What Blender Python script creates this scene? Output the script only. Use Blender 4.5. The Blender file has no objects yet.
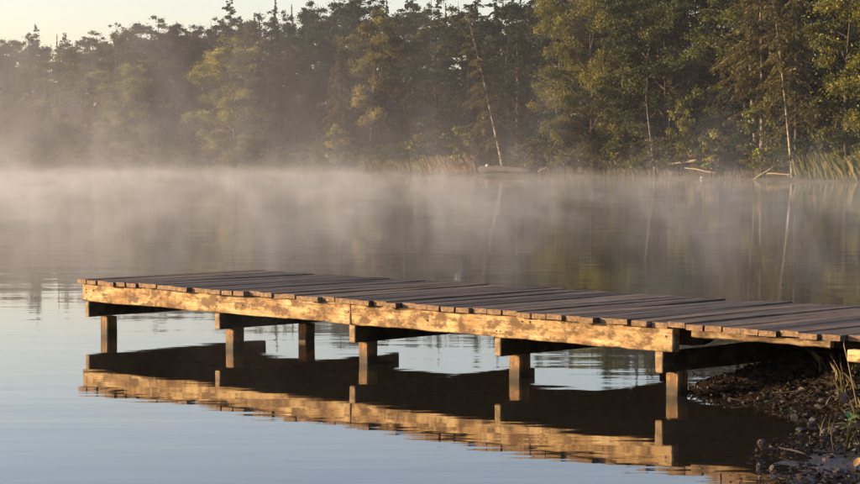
import bpy, bmesh, math, random
import numpy as np
from mathutils import Vector, Matrix, noise as mnoise

# ------------------------------------------------------------------ camera
SC = bpy.context.scene
COL = SC.collection
F_PX, U0, V0, V_HOR, CAM_H = 1994.0, 430.0, 242.0, 158.5, 2.0
PITCH = math.atan((V0 - V_HOR) / F_PX)
cam_data = bpy.data.cameras.new('camera')
cam_data.sensor_width = 36.0
cam_data.lens = F_PX * 36.0 / 860.0
cam_data.clip_start = 0.1
cam_data.clip_end = 6000.0
cam = bpy.data.objects.new('camera', cam_data)
COL.objects.link(cam)
cam.location = (0, 0, CAM_H)
cam.rotation_euler = (math.pi / 2 - PITCH, 0, 0)
SC.camera = cam

# ------------------------------------------------------------------ sky, sun, exposure
SUN_EL = math.radians(11.0)
SUN_DIR2 = Vector((-1.0, 0.14)).normalized()          # towards the sun, seen from above
world = bpy.data.worlds.new('World')
SC.world = world
world.use_nodes = True
wn = world.node_tree
sky = wn.nodes.new('ShaderNodeTexSky')
sky.sky_type = 'NISHITA'
sky.sun_disc = False
sky.sun_elevation = SUN_EL
sky.sun_rotation = math.atan2(SUN_DIR2.x, SUN_DIR2.y)
sky.air_density = 1.0
sky.dust_density = 1.0
sky.ozone_density = 1.0
bg = wn.nodes['Background']
bg.inputs['Strength'].default_value = 0.14
wb = wn.nodes.new('ShaderNodeMix')                     # the photograph's white balance: a little less green
wb.data_type = 'RGBA'; wb.blend_type = 'MULTIPLY'
wb.inputs[0].default_value = 1.0
wb.inputs[7].default_value = (0.96, 0.875, 1.0, 1)
wn.links.new(sky.outputs[0], wb.inputs[6])
wn.links.new(wb.outputs[2], bg.inputs['Color'])

sun_data = bpy.data.lights.new('sun', 'SUN')
sun_data.energy = 5.0
sun_data.angle = math.radians(0.6)
sun_data.color = (1.0, 0.715, 0.40)
sun = bpy.data.objects.new('sun', sun_data)
COL.objects.link(sun)
sd = Vector((SUN_DIR2.x * math.cos(SUN_EL), SUN_DIR2.y * math.cos(SUN_EL), math.sin(SUN_EL)))
sun.rotation_euler = sd.to_track_quat('Z', 'Y').to_euler()
sun.location = (-20, -5, 12)

SC.view_settings.view_transform = 'Standard'
SC.view_settings.look = 'None'
SC.view_settings.gamma = 1.0
SC.view_settings.use_curve_mapping = False
SC.view_settings.exposure = 1.0
SC.cycles.use_denoising = True
SC.cycles.max_bounces = 6
SC.cycles.diffuse_bounces = 2
SC.cycles.glossy_bounces = 3
SC.cycles.transmission_bounces = 2
SC.cycles.volume_bounces = 0
SC.cycles.adaptive_threshold = 0.03
SC.cycles.light_sampling_threshold = 0.03
SC.cycles.transparent_max_bounces = 6
SC.cycles.volume_max_steps = 256
SC.cycles.caustics_reflective = False
SC.cycles.caustics_refractive = False

RNG = np.random.default_rng(7)
random.seed(7)

# ------------------------------------------------------------------ helpers
def ray(u, v):
    x, yd = (u - U0) / F_PX, (v - V0) / F_PX
    c, s = math.cos(PITCH), math.sin(PITCH)
    return Vector((x, c - yd * s, -s - yd * c))

def on_z(u, v, z=0.0):
    """The point at height z that the photograph shows at pixel (u, v)."""
    d = ray(u, v)
    t = (z - CAM_H) / d.z
    return Vector((0, 0, CAM_H)) + d * t

def tag(o, label=None, cat=None, group=None, kind=None):
    if label: o['label'] = label
    if cat: o['category'] = cat
    if group: o['group'] = group
    if kind: o['kind'] = kind
    return o

def link(name, me, mat=None, parent=None):
    o = bpy.data.objects.new(name, me)
    COL.objects.link(o)
    if mat is not None and me is not None and len(me.materials) == 0:
        me.materials.append(mat)
    if parent is not None:
        o.parent = parent
    return o

def empty(name, loc=(0, 0, 0), rz=0.0):
    o = bpy.data.objects.new(name, None)
    o.empty_display_size = 0.3
    COL.objects.link(o)
    o.location = loc
    o.rotation_euler = (0, 0, rz)
    return o

def mesh_from(name, verts, faces, mat=None, smooth=False):
    me = bpy.data.meshes.new(name)
    me.from_pydata([tuple(v) for v in verts], [], [tuple(f) for f in faces])
    if mat: me.materials.append(mat)
    if smooth:
        me.polygons.foreach_set('use_smooth', [True] * len(me.polygons))
    me.update()
    return me

def quad_mesh(name, V, mat=None, tint=None, k=4):
    """V: (n, k, 3) separate polygons of k corners, with a per-face 'tint'."""
    n = V.shape[0]
    me = bpy.data.meshes.new(name)
    me.vertices.add(n * k)
    me.vertices.foreach_set('co', V.reshape(-1).astype(np.float32))
    me.loops.add(n * k)
    me.loops.foreach_set('vertex_index', np.arange(n * k, dtype=np.int32))
    me.polygons.add(n)
    me.polygons.foreach_set('loop_start', np.arange(0, n * k, k, dtype=np.int32))
    if tint is not None:
        a = me.attributes.new('tint', 'FLOAT', 'FACE')
        a.data.foreach_set('value', tint.astype(np.float32))
    if mat: me.materials.append(mat)
    me.update(calc_edges=True)
    me.validate()
    return me

class Tubes:
    """Collects tapered tubes into one mesh."""
    def __init__(self): self.v, self.f = [], []
    def add(self, pts, radii, sides=6, cap=True):
        pts = [Vector(p) for p in pts]
        b = len(self.v)
        for i, p in enumerate(pts):
            t = (pts[min(i + 1, len(pts) - 1)] - pts[max(i - 1, 0)]).normalized()
            ref = Vector((0, 0, 1)) if abs(t.z) < 0.9 else Vector((1, 0, 0))
            n1 = t.cross(ref).normalized()
            n2 = t.cross(n1)
            for k in range(sides):
                a = 2 * math.pi * k / sides
                self.v.append(p + (n1 * math.cos(a) + n2 * math.sin(a)) * radii[i])
        for i in range(len(pts) - 1):
            for k in range(sides):
                a0 = b + i * sides + k
                a1 = b + i * sides + (k + 1) % sides
                self.f.append((a0, a1, a1 + sides, a0 + sides))
        if cap:
            self.f.append(tuple(b + k for k in range(sides))[::-1])
            e = b + (len(pts) - 1) * sides
            self.f.append(tuple(e + k for k in range(sides)))
    def mesh(self, name, mat): return mesh_from(name, self.v, self.f, mat, smooth=True)

# ------------------------------------------------------------------ materials
def new_mat(name):
    m = bpy.data.materials.new(name)
    m.use_nodes = True
    nt = m.node_tree
    return m, nt, nt.nodes['Principled BSDF'], nt.nodes['Material Output']

def N(nt, t, **kw):
    n = nt.nodes.new(t)
    for k, v in kw.items():
        setattr(n, k, v)
    return n

def ramp(nt, fac, stops):
    r = N(nt, 'ShaderNodeValToRGB')
    e = r.color_ramp.elements
    e[0].position, e[0].color = stops[0][0], (*stops[0][1], 1)
    e[1].position, e[1].color = stops[-1][0], (*stops[-1][1], 1)
    for p, c in stops[1:-1]:
        x = e.new(p); x.color = (*c, 1)
    nt.links.new(fac, r.inputs[0])
    return r.outputs[0]

def noise_tex(nt, vec, scale, detail=4, rough=0.55, sxyz=None):
    if sxyz is not None:
        mp = N(nt, 'ShaderNodeMapping')
        mp.inputs['Scale'].default_value = sxyz
        nt.links.new(vec, mp.inputs['Vector'])
        vec = mp.outputs[0]
    t = N(nt, 'ShaderNodeTexNoise')
    t.inputs['Scale'].default_value = scale
    t.inputs['Detail'].default_value = detail
    t.inputs['Roughness'].default_value = rough
    nt.links.new(vec, t.inputs['Vector'])
    return t.outputs['Fac']

def math_n(nt, op, a, b=None, c=None, clamp=False):
    n = N(nt, 'ShaderNodeMath', operation=op)
    n.use_clamp = clamp
    for i, x in enumerate((a, b, c)):
        if x is None: continue
        if isinstance(x, (int, float)): n.inputs[i].default_value = x
        else: nt.links.new(x, n.inputs[i])
    return n.outputs[0]

def mix_rgb(nt, blend, fac, a, b):
    n = N(nt, 'ShaderNodeMix', data_type='RGBA', blend_type=blend)
    for i, x in ((0, fac), (6, a), (7, b)):
        if isinstance(x, (int, float)): n.inputs[i].default_value = x
        elif isinstance(x, tuple): n.inputs[i].default_value = (*x, 1)
        else: nt.links.new(x, n.inputs[i])
    return n.outputs[2]

def bump(nt, h, strength, dist, bsdf):
    b = N(nt, 'ShaderNodeBump')
    b.inputs['Strength'].default_value = strength
    b.inputs['Distance'].default_value = dist
    nt.links.new(h, b.inputs['Height'])
    nt.links.new(b.outputs[0], bsdf.inputs['Normal'])

def obj_coord(nt):
    return N(nt, 'ShaderNodeTexCoord').outputs['Object']

def offset_coord(nt, amount=40.0):
    """Object coordinates pushed apart by each object's own random number."""
    oi = N(nt, 'ShaderNodeObjectInfo')
    s = N(nt, 'ShaderNodeVectorMath', operation='SCALE')
    s.inputs[0].default_value = (1.0, 1.7, 0.6)
    sc = math_n(nt, 'MULTIPLY', oi.outputs['Random'], amount)
    nt.links.new(sc, s.inputs['Scale'])
    a = N(nt, 'ShaderNodeVectorMath', operation='ADD')
    nt.links.new(obj_coord(nt), a.inputs[0])
    nt.links.new(s.outputs[0], a.inputs[1])
    return a.outputs[0], oi

def mat_leaf():
    m, nt, bs, out = new_mat('foliage')
    oi = N(nt, 'ShaderNodeObjectInfo')
    at = N(nt, 'ShaderNodeAttribute', attribute_name='tint')
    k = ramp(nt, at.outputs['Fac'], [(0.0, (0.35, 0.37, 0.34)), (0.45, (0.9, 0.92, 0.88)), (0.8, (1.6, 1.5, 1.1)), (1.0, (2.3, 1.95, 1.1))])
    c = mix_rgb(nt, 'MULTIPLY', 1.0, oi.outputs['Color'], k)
    nt.links.new(c, bs.inputs['Base Color'])
    bs.inputs['Roughness'].default_value = 0.6
    bs.inputs['Specular IOR Level'].default_value = 0.25
    tr = N(nt, 'ShaderNodeBsdfTranslucent')
    nt.links.new(c, tr.inputs['Color'])
    mx = N(nt, 'ShaderNodeMixShader')
    mx.inputs[0].default_value = 0.3
    nt.links.new(bs.outputs[0], mx.inputs[1])
    nt.links.new(tr.outputs[0], mx.inputs[2])
    nt.links.new(mx.outputs[0], out.inputs['Surface'])
    return m

def mat_bark(name, c0, c1, pale=None):
    m, nt, bs, out = new_mat(name)
    co, oi = offset_coord(nt)
    n = noise_tex(nt, co, 3.0, 5, 0.6, (3, 3, 0.7))
    c = ramp(nt, n, [(0.3, c0), (0.7, c1)])
    if pale:
        n2 = noise_tex(nt, co, 1.2, 3, 0.6, (1, 1, 2.5))
        f = ramp(nt, n2, [(0.42, (0, 0, 0)), (0.55, (1, 1, 1))])
        c = mix_rgb(nt, 'MIX', f, c, pale)
    nt.links.new(c, bs.inputs['Base Color'])
    bs.inputs['Roughness'].default_value = 0.9
    bump(nt, n, 0.6, 0.03, bs)
    return m

def mat_plank():
    m, nt, bs, out = new_mat('weathered_plank_wood')
    co, oi = offset_coord(nt)
    grain = noise_tex(nt, co, 9.0, 6, 0.65, (6, 0.35, 6))          # streaks along the plank (local y)
    blot = noise_tex(nt, co, 1.6, 4, 0.6, (1.5, 0.8, 1))
    fine = noise_tex(nt, co, 60.0, 3, 0.6, (4, 0.3, 4))
    c = ramp(nt, grain, [(0.28, (0.034, 0.026, 0.018)), (0.5, (0.10, 0.079, 0.054)), (0.75, (0.21, 0.168, 0.118))])
    c = mix_rgb(nt, 'MULTIPLY', 0.75, c, ramp(nt, blot, [(0.3, (0.5, 0.47, 0.45)), (0.7, (1.25, 1.2, 1.15))]))
    tone = math_n(nt, 'MULTIPLY_ADD', oi.outputs['Random'], 1.1, 0.45)
    tc = N(nt, 'ShaderNodeCombineColor')
    for i in range(3): nt.links.new(tone, tc.inputs[i])
    c = mix_rgb(nt, 'MULTIPLY', 1.0, c, tc.outputs[0])
    brown = N(nt, 'ShaderNodeTexWhiteNoise', noise_dimensions='1D')
    nt.links.new(oi.outputs['Random'], brown.inputs['W'])
    c = mix_rgb(nt, 'MIX', math_n(nt, 'MULTIPLY', brown.outputs['Value'], 0.55), c, mix_rgb(nt, 'MULTIPLY', 1.0, c, (1.35, 1.0, 0.72)))
    # fresh brown end grain on the cut ends (faces that look along the plank)
    geo = N(nt, 'ShaderNodeTexCoord')
    sp = N(nt, 'ShaderNodeSeparateXYZ')
    nt.links.new(geo.outputs['Normal'], sp.inputs[0])
    end = math_n(nt, 'GREATER_THAN', math_n(nt, 'ABSOLUTE', sp.outputs['Y']), 0.7)
    ends = ramp(nt, noise_tex(nt, co, 25.0, 4, 0.7), [(0.3, (0.10, 0.055, 0.028)), (0.55, (0.26, 0.16, 0.085)), (0.75, (0.40, 0.28, 0.16))])
    c = mix_rgb(nt, 'MIX', end, c, ends)
    nt.links.new(c, bs.inputs['Base Color'])
    bs.inputs['Roughness'].default_value = 0.72
    bs.inputs['Specular IOR Level'].default_value = 0.35
    h = math_n(nt, 'ADD', grain, math_n(nt, 'MULTIPLY', fine, 0.4))
    bump(nt, h, 0.8, 0.012, bs)
    return m

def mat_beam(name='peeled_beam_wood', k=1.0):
    m, nt, bs, out = new_mat(name)
    co, oi = offset_coord(nt)
    # local x runs along the beam, z is up
    grain = noise_tex(nt, co, 5.0, 7, 0.68, (0.32, 6, 8))
    blot = noise_tex(nt, co, 3.0, 6, 0.68, (0.8, 1, 2.0))
    blot2 = noise_tex(nt, co, 6.5, 6, 0.66, (0.9, 1, 1.8))
    crack = noise_tex(nt, co, 3.0, 5, 0.6, (0.22, 4, 11))
    pale = ramp(nt, grain, [(0.25, (0.30 * k, 0.18 * k, 0.075 * k)), (0.42, (0.50 * k, 0.33 * k, 0.14 * k)), (0.58, (0.68 * k, 0.50 * k, 0.26 * k)), (0.78, (0.80 * k, 0.66 * k, 0.41 * k))])
    c = mix_rgb(nt, 'MIX', ramp(nt, blot, [(0.42, (0, 0, 0)), (0.52, (0.45, 0.45, 0.45)), (0.62, (0.9, 0.9, 0.9))]), pale, (0.24 * k, 0.13 * k, 0.048 * k))
    c = mix_rgb(nt, 'MIX', ramp(nt, blot2, [(0.46, (0, 0, 0)), (0.58, (0.9, 0.9, 0.9))]), c, (0.125 * k, 0.07 * k, 0.034 * k))
    spots = noise_tex(nt, co, 26.0, 4, 0.7, (0.7, 1, 1.4))
    c = mix_rgb(nt, 'MIX', ramp(nt, spots, [(0.58, (0, 0, 0)), (0.68, (0.7, 0.7, 0.7))]), c, (0.12 * k, 0.07 * k, 0.035 * k))
    c = mix_rgb(nt, 'MIX', ramp(nt, crack, [(0.30, (0.85, 0.85, 0.85)), (0.36, (0, 0, 0))]), c, (0.05 * k, 0.03 * k, 0.018 * k))
    nt.links.new(c, bs.inputs['Base Color'])
    bs.inputs['Roughness'].default_value = 0.8
    bs.inputs['Specular IOR Level'].default_value = 0.25
    h = math_n(nt, 'ADD', math_n(nt, 'MULTIPLY', grain, 0.6), blot2)
    bump(nt, h, 0.7, 0.012, bs)
    return m

def mat_post():
    m, nt, bs, out = new_mat('post_wood')
    co, oi = offset_coord(nt)
    grain = math_n(nt, 'MULTIPLY_ADD', noise_tex(nt, co, 7.0, 5, 0.6, (5, 5, 0.6)), 0.5, math_n(nt, 'MULTIPLY', noise_tex(nt, co, 14.0, 4, 0.65), 0.5))
    c = ramp(nt, grain, [(0.30, (0.03, 0.015, 0.006)), (0.5, (0.18, 0.092, 0.028)), (0.7, (0.44, 0.25, 0.085))])
    # wet dark band of algae at the waterline
    geo = N(nt, 'ShaderNodeNewGeometry')
    sp = N(nt, 'ShaderNodeSeparateXYZ')
    nt.links.new(geo.outputs['Position'], sp.inputs[0])
    z = math_n(nt, 'ADD', sp.outputs['Z'], math_n(nt, 'MULTIPLY', noise_tex(nt, co, 9, 3), 0.05))
    wet = math_n(nt, 'SUBTRACT', 1.0, math_n(nt, 'MULTIPLY', math_n(nt, 'SUBTRACT', z, 0.075), 14.0, clamp=True), clamp=True)
    c = mix_rgb(nt, 'MIX', math_n(nt, 'MULTIPLY', wet, 0.85), c, (0.016, 0.014, 0.008))
    nt.links.new(c, bs.inputs['Base Color'])
    bs.inputs['Roughness'].default_value = 0.75
    bump(nt, grain, 0.7, 0.012, bs)
    return m

def mat_plain(name, col, rough=0.8, var=0.5, scale=6.0, bumpd=0.01):
    m, nt, bs, out = new_mat(name)
    co, oi = offset_coord(nt)
    n = noise_tex(nt, co, scale, 5, 0.6)
    lo = tuple(c * (1 - var) for c in col); hi = tuple(min(1, c * (1 + var)) for c in col)
    nt.links.new(ramp(nt, n, [(0.3, lo), (0.7, hi)]), bs.inputs['Base Color'])
    bs.inputs['Roughness'].default_value = rough
    if bumpd: bump(nt, n, 0.6, bumpd, bs)
    return m

def mat_water():
    m, nt, bs, out = new_mat('lake_water')
    co = obj_coord(nt)
    bs.inputs['Base Color'].default_value = (0.026, 0.021, 0.014, 1)
    bs.inputs['Roughness'].default_value = 0.02
    bs.inputs['IOR'].default_value = 1.33
    bs.inputs['Coat Weight'].default_value = 0.3
    bs.inputs['Coat Roughness'].default_value = 0.02
    bs.inputs['Coat IOR'].default_value = 1.33
    r1 = noise_tex(nt, co, 0.55, 3, 0.5, (0.6, 1.5, 1))
    r2 = noise_tex(nt, co, 2.6, 3, 0.5, (0.5, 1.4, 1))
    patch = noise_tex(nt, co, 0.11, 2, 0.5, (0.5, 1, 1))
    h = math_n(nt, 'ADD', r1, math_n(nt, 'MULTIPLY', r2, 0.16))
    k = ramp(nt, patch, [(0.35, (0.35, 0.35, 0.35)), (0.65, (1, 1, 1))])
    h = math_n(nt, 'MULTIPLY', h, k)
    bump(nt, h, 1.0, 0.0075, bs)
    nt.links.new(bs.inputs['Normal'].links[0].from_socket, bs.inputs['Coat Normal'])
    return m

def mat_ground():
    m, nt, bs, out = new_mat('bank_soil')
    co = obj_coord(nt)
    n = noise_tex(nt, co, 4.0, 6, 0.65)
    n2 = noise_tex(nt, co, 22.0, 5, 0.7)
    c = ramp(nt, n, [(0.3, (0.020, 0.014, 0.010)), (0.7, (0.055, 0.038, 0.025))])
    c = mix_rgb(nt, 'MULTIPLY', 0.6, c, ramp(nt, n2, [(0.3, (0.5, 0.5, 0.5)), (0.7, (1.5, 1.4, 1.3))]))
    nt.links.new(c, bs.inputs['Base Color'])
    geo = N(nt, 'ShaderNodeNewGeometry')
    sp = N(nt, 'ShaderNodeSeparateXYZ')
    nt.links.new(geo.outputs['Position'], sp.inputs[0])
    dry = math_n(nt, 'MULTIPLY', sp.outputs['Z'], 9.0, clamp=True)
    rg = math_n(nt, 'MULTIPLY_ADD', dry, 0.65, 0.22)
    nt.links.new(rg, bs.inputs['Roughness'])
    bump(nt, math_n(nt, 'ADD', n2, n), 0.8, 0.02, bs)
    return m

def mat_forest_floor():
    m, nt, bs, out = new_mat('forest_floor')
    n = noise_tex(nt, obj_coord(nt), 0.5, 6, 0.65)
    nt.links.new(ramp(nt, n, [(0.3, (0.03, 0.024, 0.015)), (0.7, (0.085, 0.075, 0.035))]), bs.inputs['Base Color'])
    bs.inputs['Roughness'].default_value = 0.95
    return m

def mat_blade(name, stops):
    m, nt, bs, out = new_mat(name)
    at = N(nt, 'ShaderNodeAttribute', attribute_name='tint')
    c = ramp(nt, at.outputs['Fac'], stops)
    nt.links.new(c, bs.inputs['Base Color'])
    bs.inputs['Roughness'].default_value = 0.6
    tr = N(nt, 'ShaderNodeBsdfTranslucent')
    nt.links.new(c, tr.inputs['Color'])
    mx = N(nt, 'ShaderNodeMixShader')
    mx.inputs[0].default_value = 0.3
    nt.links.new(bs.outputs[0], mx.inputs[1]); nt.links.new(tr.outputs[0], mx.inputs[2])
    nt.links.new(mx.outputs[0], out.inputs['Surface'])
    return m

M_LEAF = mat_leaf()
M_BARK = mat_bark('dark_bark', (0.035, 0.026, 0.02), (0.09, 0.068, 0.05))
M_BIRCH = mat_bark('pale_bark', (0.14, 0.105, 0.08), (0.30, 0.235, 0.175), (0.5, 0.41, 0.32))
M_GREYBARK = mat_bark('grey_bark', (0.06, 0.045, 0.035), (0.14, 0.105, 0.08), (0.24, 0.19, 0.145))
M_PLANK = mat_plank()
M_BEAM = mat_beam()
M_POST = mat_post()
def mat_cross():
    m = mat_beam('shaded_beam_wood', 0.14)  # weathered sides, darkened further so the colour carries the deep shade
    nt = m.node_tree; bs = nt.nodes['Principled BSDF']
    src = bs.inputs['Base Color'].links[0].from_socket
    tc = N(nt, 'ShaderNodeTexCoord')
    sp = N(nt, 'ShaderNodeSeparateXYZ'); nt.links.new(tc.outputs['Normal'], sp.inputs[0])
    end = math_n(nt, 'GREATER_THAN', math_n(nt, 'MULTIPLY', sp.outputs['Y'], -1.0), 0.7)  # front cut end only: paler wood, brightened to carry the sunlight on it
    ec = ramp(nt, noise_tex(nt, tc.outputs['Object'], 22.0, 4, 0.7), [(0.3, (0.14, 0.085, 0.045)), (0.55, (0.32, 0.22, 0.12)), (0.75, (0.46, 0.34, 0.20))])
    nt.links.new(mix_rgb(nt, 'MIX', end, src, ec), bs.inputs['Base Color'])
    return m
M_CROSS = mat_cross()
M_DARKBEAM = mat_beam('dark_beam_wood', 0.13)  # the beam wood again, much darker all over
M_NAIL = mat_plain('rusty_iron', (0.03, 0.02, 0.015), 0.7, 0.4, 30, 0)
M_WATER = mat_water()
M_GROUND = mat_ground()
M_FLOOR = mat_forest_floor()
M_LITTER = mat_blade('dead_leaves', [(0.0, (0.010, 0.007, 0.005)), (0.6, (0.028, 0.017, 0.010)), (0.9, (0.065, 0.038, 0.020)), (1.0, (0.17, 0.10, 0.055))])
M_REED = mat_blade('reed_blades', [(0.0, (0.04, 0.055, 0.015)), (0.6, (0.10, 0.11, 0.03)), (1.0, (0.26, 0.2, 0.09))])
M_TANREED = mat_blade('dry_reed_blades', [(0.0, (0.07, 0.045, 0.022)), (0.5, (0.15, 0.10, 0.05)), (1.0, (0.27, 0.19, 0.10))])
M_GRASS = mat_blade('shore_grass_blades', [(0.0, (0.05, 0.05, 0.018)), (0.5, (0.12, 0.11, 0.04)), (1.0, (0.26, 0.20, 0.09))])
M_DRIFT = mat_bark('driftwood', (0.12, 0.09, 0.06), (0.36, 0.28, 0.2))
M_LOG = mat_bark('old_log', (0.022, 0.018, 0.015), (0.06, 0.048, 0.038))
M_CUT = mat_plain('cut_wood', (0.55, 0.38, 0.22), 0.8, 0.3, 8.0, 0)
M_STONE = mat_plain('pale_stone', (0.55, 0.5, 0.45), 0.85, 0.2, 8.0)
M_HERB = mat_plain('green_leaf', (0.10, 0.16, 0.03), 0.5, 0.4, 12, 0)
M_STALK = mat_plain('dry_stalk', (0.20, 0.14, 0.08), 0.8, 0.4, 12, 0)

# ------------------------------------------------------------------ the setting: lake bed, water, land
def plane(name, x0, x1, y0, y1, z, mat):
    return link(name, mesh_from(name, [(x0, y0, z), (x1, y0, z), (x1, y1, z), (x0, y1, z)], [(0, 1, 2, 3)], mat))

tag(plane('lake_bed', -2500, 2500, -2500, 2500, -1.6, M_FLOOR), kind='structure')
tag(plane('water', -2400, 2400, -2400, 2400, 0.0, M_WATER), kind='structure')

# far shore, measured along the photograph's waterline
SHORE = [on_z(u, v) for u, v in ((0, 171.5), (100, 171.8), (200, 172.2), (320, 173.0), (430, 174.2), (520, 175.8), (600, 177.2), (700, 179.2), (790, 180.8), (860, 182.0))]
SHORE = [Vector((p.x, p.y)) for p in SHORE]
SHORE = [Vector((-330, 560)), Vector((-190, 440)), Vector((-110, 352))] + SHORE + [Vector((52, 150)), Vector((85, 128)), Vector((150, 105)), Vector((320, 70))]

def shore_at(u):
    """The shoreline point in the photograph's column u, and the inland normal there."""
    k = (u - U0) / F_PX
    for a, b in zip(SHORE[:-1], SHORE[1:]):
        fa, fb = a.x - k * a.y, b.x - k * b.y
        if fa <= 0 <= fb:
            t = fa / (fa - fb)
            p = a.lerp(b, t)
            d = (b - a).normalized()
            return p, Vector((-d.y, d.x))
    raise ValueError(u)

def land_z(s):
    """Height of the far land at s metres inland."""
    if s < 0: return max(-1.5, 0.35 * s)
    if s < 3: return 0.30 * s
    return 0.9 + (s - 3) * 0.13 if s < 70 else 9.6

def inland(u, s):
    p, n = shore_at(u)
    q = p + n * s if False else p + Vector((p.x, p.y)).normalized() * s     # straight away from the camera keeps the column
    return Vector((q.x, q.y, land_z(s * abs(n.dot(Vector((p.x, p.y)).normalized())))))

def build_far_land():
    # resample the shore, wobble it, and sweep inland
    pts = []
    for a, b in zip(SHORE[:-1], SHORE[1:]):
        n = max(2, int((b - a).length / 3))
        pts += [a.lerp(b, i / n) for i in range(n)]
    pts.append(SHORE[-1])
    steps = [-4, -1, 0, 0.6, 1.4, 3, 6, 12, 25, 60, 160, 900]
    V, Fc = [], []
    for i, p in enumerate(pts):
        d = (pts[min(i + 1, len(pts) - 1)] - pts[max(i - 1, 0)]).normalized()
        n = Vector((-d.y, d.x))
        w = mnoise.noise(Vector((p.x * 0.12, p.y * 0.12, 3))) * 1.2
        for j, s in enumerate(steps):
            q = p + n * (s + (w if s < 12 else 0))
            z = land_z(s) + (mnoise.noise(Vector((q.x * 0.35, q.y * 0.35, 1))) * 0.22 if s > 0 else 0)
            V.append((q.x, q.y, z))
    k = len(steps)
    for i in range(len(pts) - 1):
        for j in range(k - 1):
            a = i * k + j
            Fc.append((a, a + k, a + k + 1, a + 1))
    return tag(link('terrain', mesh_from('terrain', V, Fc, M_FLOOR, True)), kind='structure')
build_far_land()

# near bank: everything to the right of this waterline is land
BANK = [(-60, -14), (-12, -5), (-2, 1.2), (0.6, 4), (1.55, 8), (1.85, 10.5), (2.04, 12.25), (2.16, 12.9), (2.36, 13.68), (2.64, 14.1), (2.99, 14.74), (3.08, 15.35),
        (2.84, 15.75), (2.61, 16.5), (2.22, 17.0), (2.36, 17.5), (2.95, 18.35), (3.9, 19.6), (5.6, 22), (9, 27), (30, 45), (70, 80), (180, 112)]
BANK_N = np.array(BANK)

def bank_sd(x, y):
    """Signed distance to the near waterline, positive on land. Vectorised."""
    P = np.stack([x, y], -1)
    best = np.full(x.shape, 1e9); sgn = np.ones(x.shape)
    for a, b in zip(BANK_N[:-1], BANK_N[1:]):
        d = b - a
        t = np.clip(((P - a) @ d) / (d @ d), 0, 1)
        q = a + t[..., None] * d
        dist = np.hypot(*(np.moveaxis(P - q, -1, 0)))
        cr = d[0] * (P[..., 1] - a[1]) - d[1] * (P[..., 0] - a[0])
        near = dist < best - 1e-9
        best = np.where(near, dist, best)
        sgn = np.where(near, np.where(cr < 0, 1.0, -1.0), sgn)
    return best * sgn

_perm = np.random.default_rng(3).random((64, 64))
def vnoise(x, y):
    xi, yi = np.floor(x).astype(int), np.floor(y).astype(int)
    fx, fy = x - xi, y - yi
    fx, fy = fx * fx * (3 - 2 * fx), fy * fy * (3 - 2 * fy)
    g = lambda i, j: _perm[i % 64, j % 64]
    return (g(xi, yi) * (1 - fx) + g(xi + 1, yi) * fx) * (1 - fy) + (g(xi, yi + 1) * (1 - fx) + g(xi + 1, yi + 1) * fx) * fy - 0.5

def bank_z(x, y):
    s = bank_sd(x, y)
    mound = np.clip((y - 14.6) / 1.2, 0, 1)                      # flat wet mud near, a mound of clods under the dock
    flat = np.where(s < 0.7, 0.035 * s - 0.008, 0.0165 + 0.34 * (s - 0.7))
    hill = np.minimum(0.30 * s, 0.20 + 0.16 * s)
    z = np.where(s > 0, flat * (1 - mound) + hill * mound, np.maximum(0.35 * s, -1.7))
    z = np.where(s > 3, np.minimum(z, 0.7 + 0.05 * s), z)
    amp = 0.02 + 0.05 * mound * np.clip(s * 3, 0, 1)
    n = vnoise(x * 6, y * 6) + 0.6 * vnoise(x * 14 + 7, y * 14) + 0.35 * vnoise(x * 30, y * 30 + 5)
    big = vnoise(x * 1.7 + 3, y * 1.7)
    return z + amp * n * np.clip((s + 0.35) * 4, 0, 1) + 0.03 * big * np.clip((s + 0.3) * 3, 0, 1)

def grid_land(name, x0, x1, y0, y1, nx, ny, drop=0.0):
    X, Y = np.meshgrid(np.linspace(x0, x1, nx), np.linspace(y0, y1, ny), indexing='ij')
    Z = bank_z(X, Y) - drop
    V = np.stack([X, Y, Z], -1).reshape(-1, 3)
    idx = np.arange(nx * ny).reshape(nx, ny)
    Fc = np.stack([idx[:-1, :-1], idx[1:, :-1], idx[1:, 1:], idx[:-1, 1:]], -1).reshape(-1, 4)
    return link(name, mesh_from(name, V.tolist(), Fc.tolist(), M_GROUND, True))
near_ground = grid_land('ground', 1.4, 6.4, 9.0, 24.0, 170, 430)
tag(near_ground, kind='structure')
def coarse_land():
    xs = np.concatenate([np.linspace(-60, -2, 30), np.linspace(0, 14, 40), np.linspace(16, 180, 60)])
    ys = np.concatenate([np.linspace(-60, 0, 40), np.linspace(1, 30, 60), np.linspace(33, 115, 30)])
    X, Y = np.meshgrid(xs, ys, indexing='ij')
    Z = bank_z(X, Y) - 0.15
    V = np.stack([X, Y, Z], -1).reshape(-1, 3)
    idx = np.arange(len(xs) * len(ys)).reshape(len(xs), len(ys))
    Fc = np.stack([idx[:-1, :-1], idx[1:, :-1], idx[1:, 1:], idx[:-1, 1:]], -1).reshape(-1, 4)
    # leave out what the fine sheet covers
    cx = V[Fc].mean(1)
    keep = ~((cx[:, 0] > 2.0) & (cx[:, 0] < 5.8) & (cx[:, 1] > 9.8) & (cx[:, 1] < 23.2))
    return tag(link('bank', mesh_from('bank', V.tolist(), Fc[keep].tolist(), M_GROUND, True)), kind='structure')
coarse_land()

# ------------------------------------------------------------------ the dock
DECK_Z, PLANK_T = 0.63, 0.045
P0 = on_z(78, 279.3, DECK_Z)                      # front left corner of the planks
DOCK_W = 2.62
DOCK_A = math.radians(-45.2)
dock = tag(empty('dock', (P0.x, P0.y, 0), DOCK_A),
           'long weathered wooden dock on square posts, its side beam glowing in low sun', 'dock')
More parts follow.
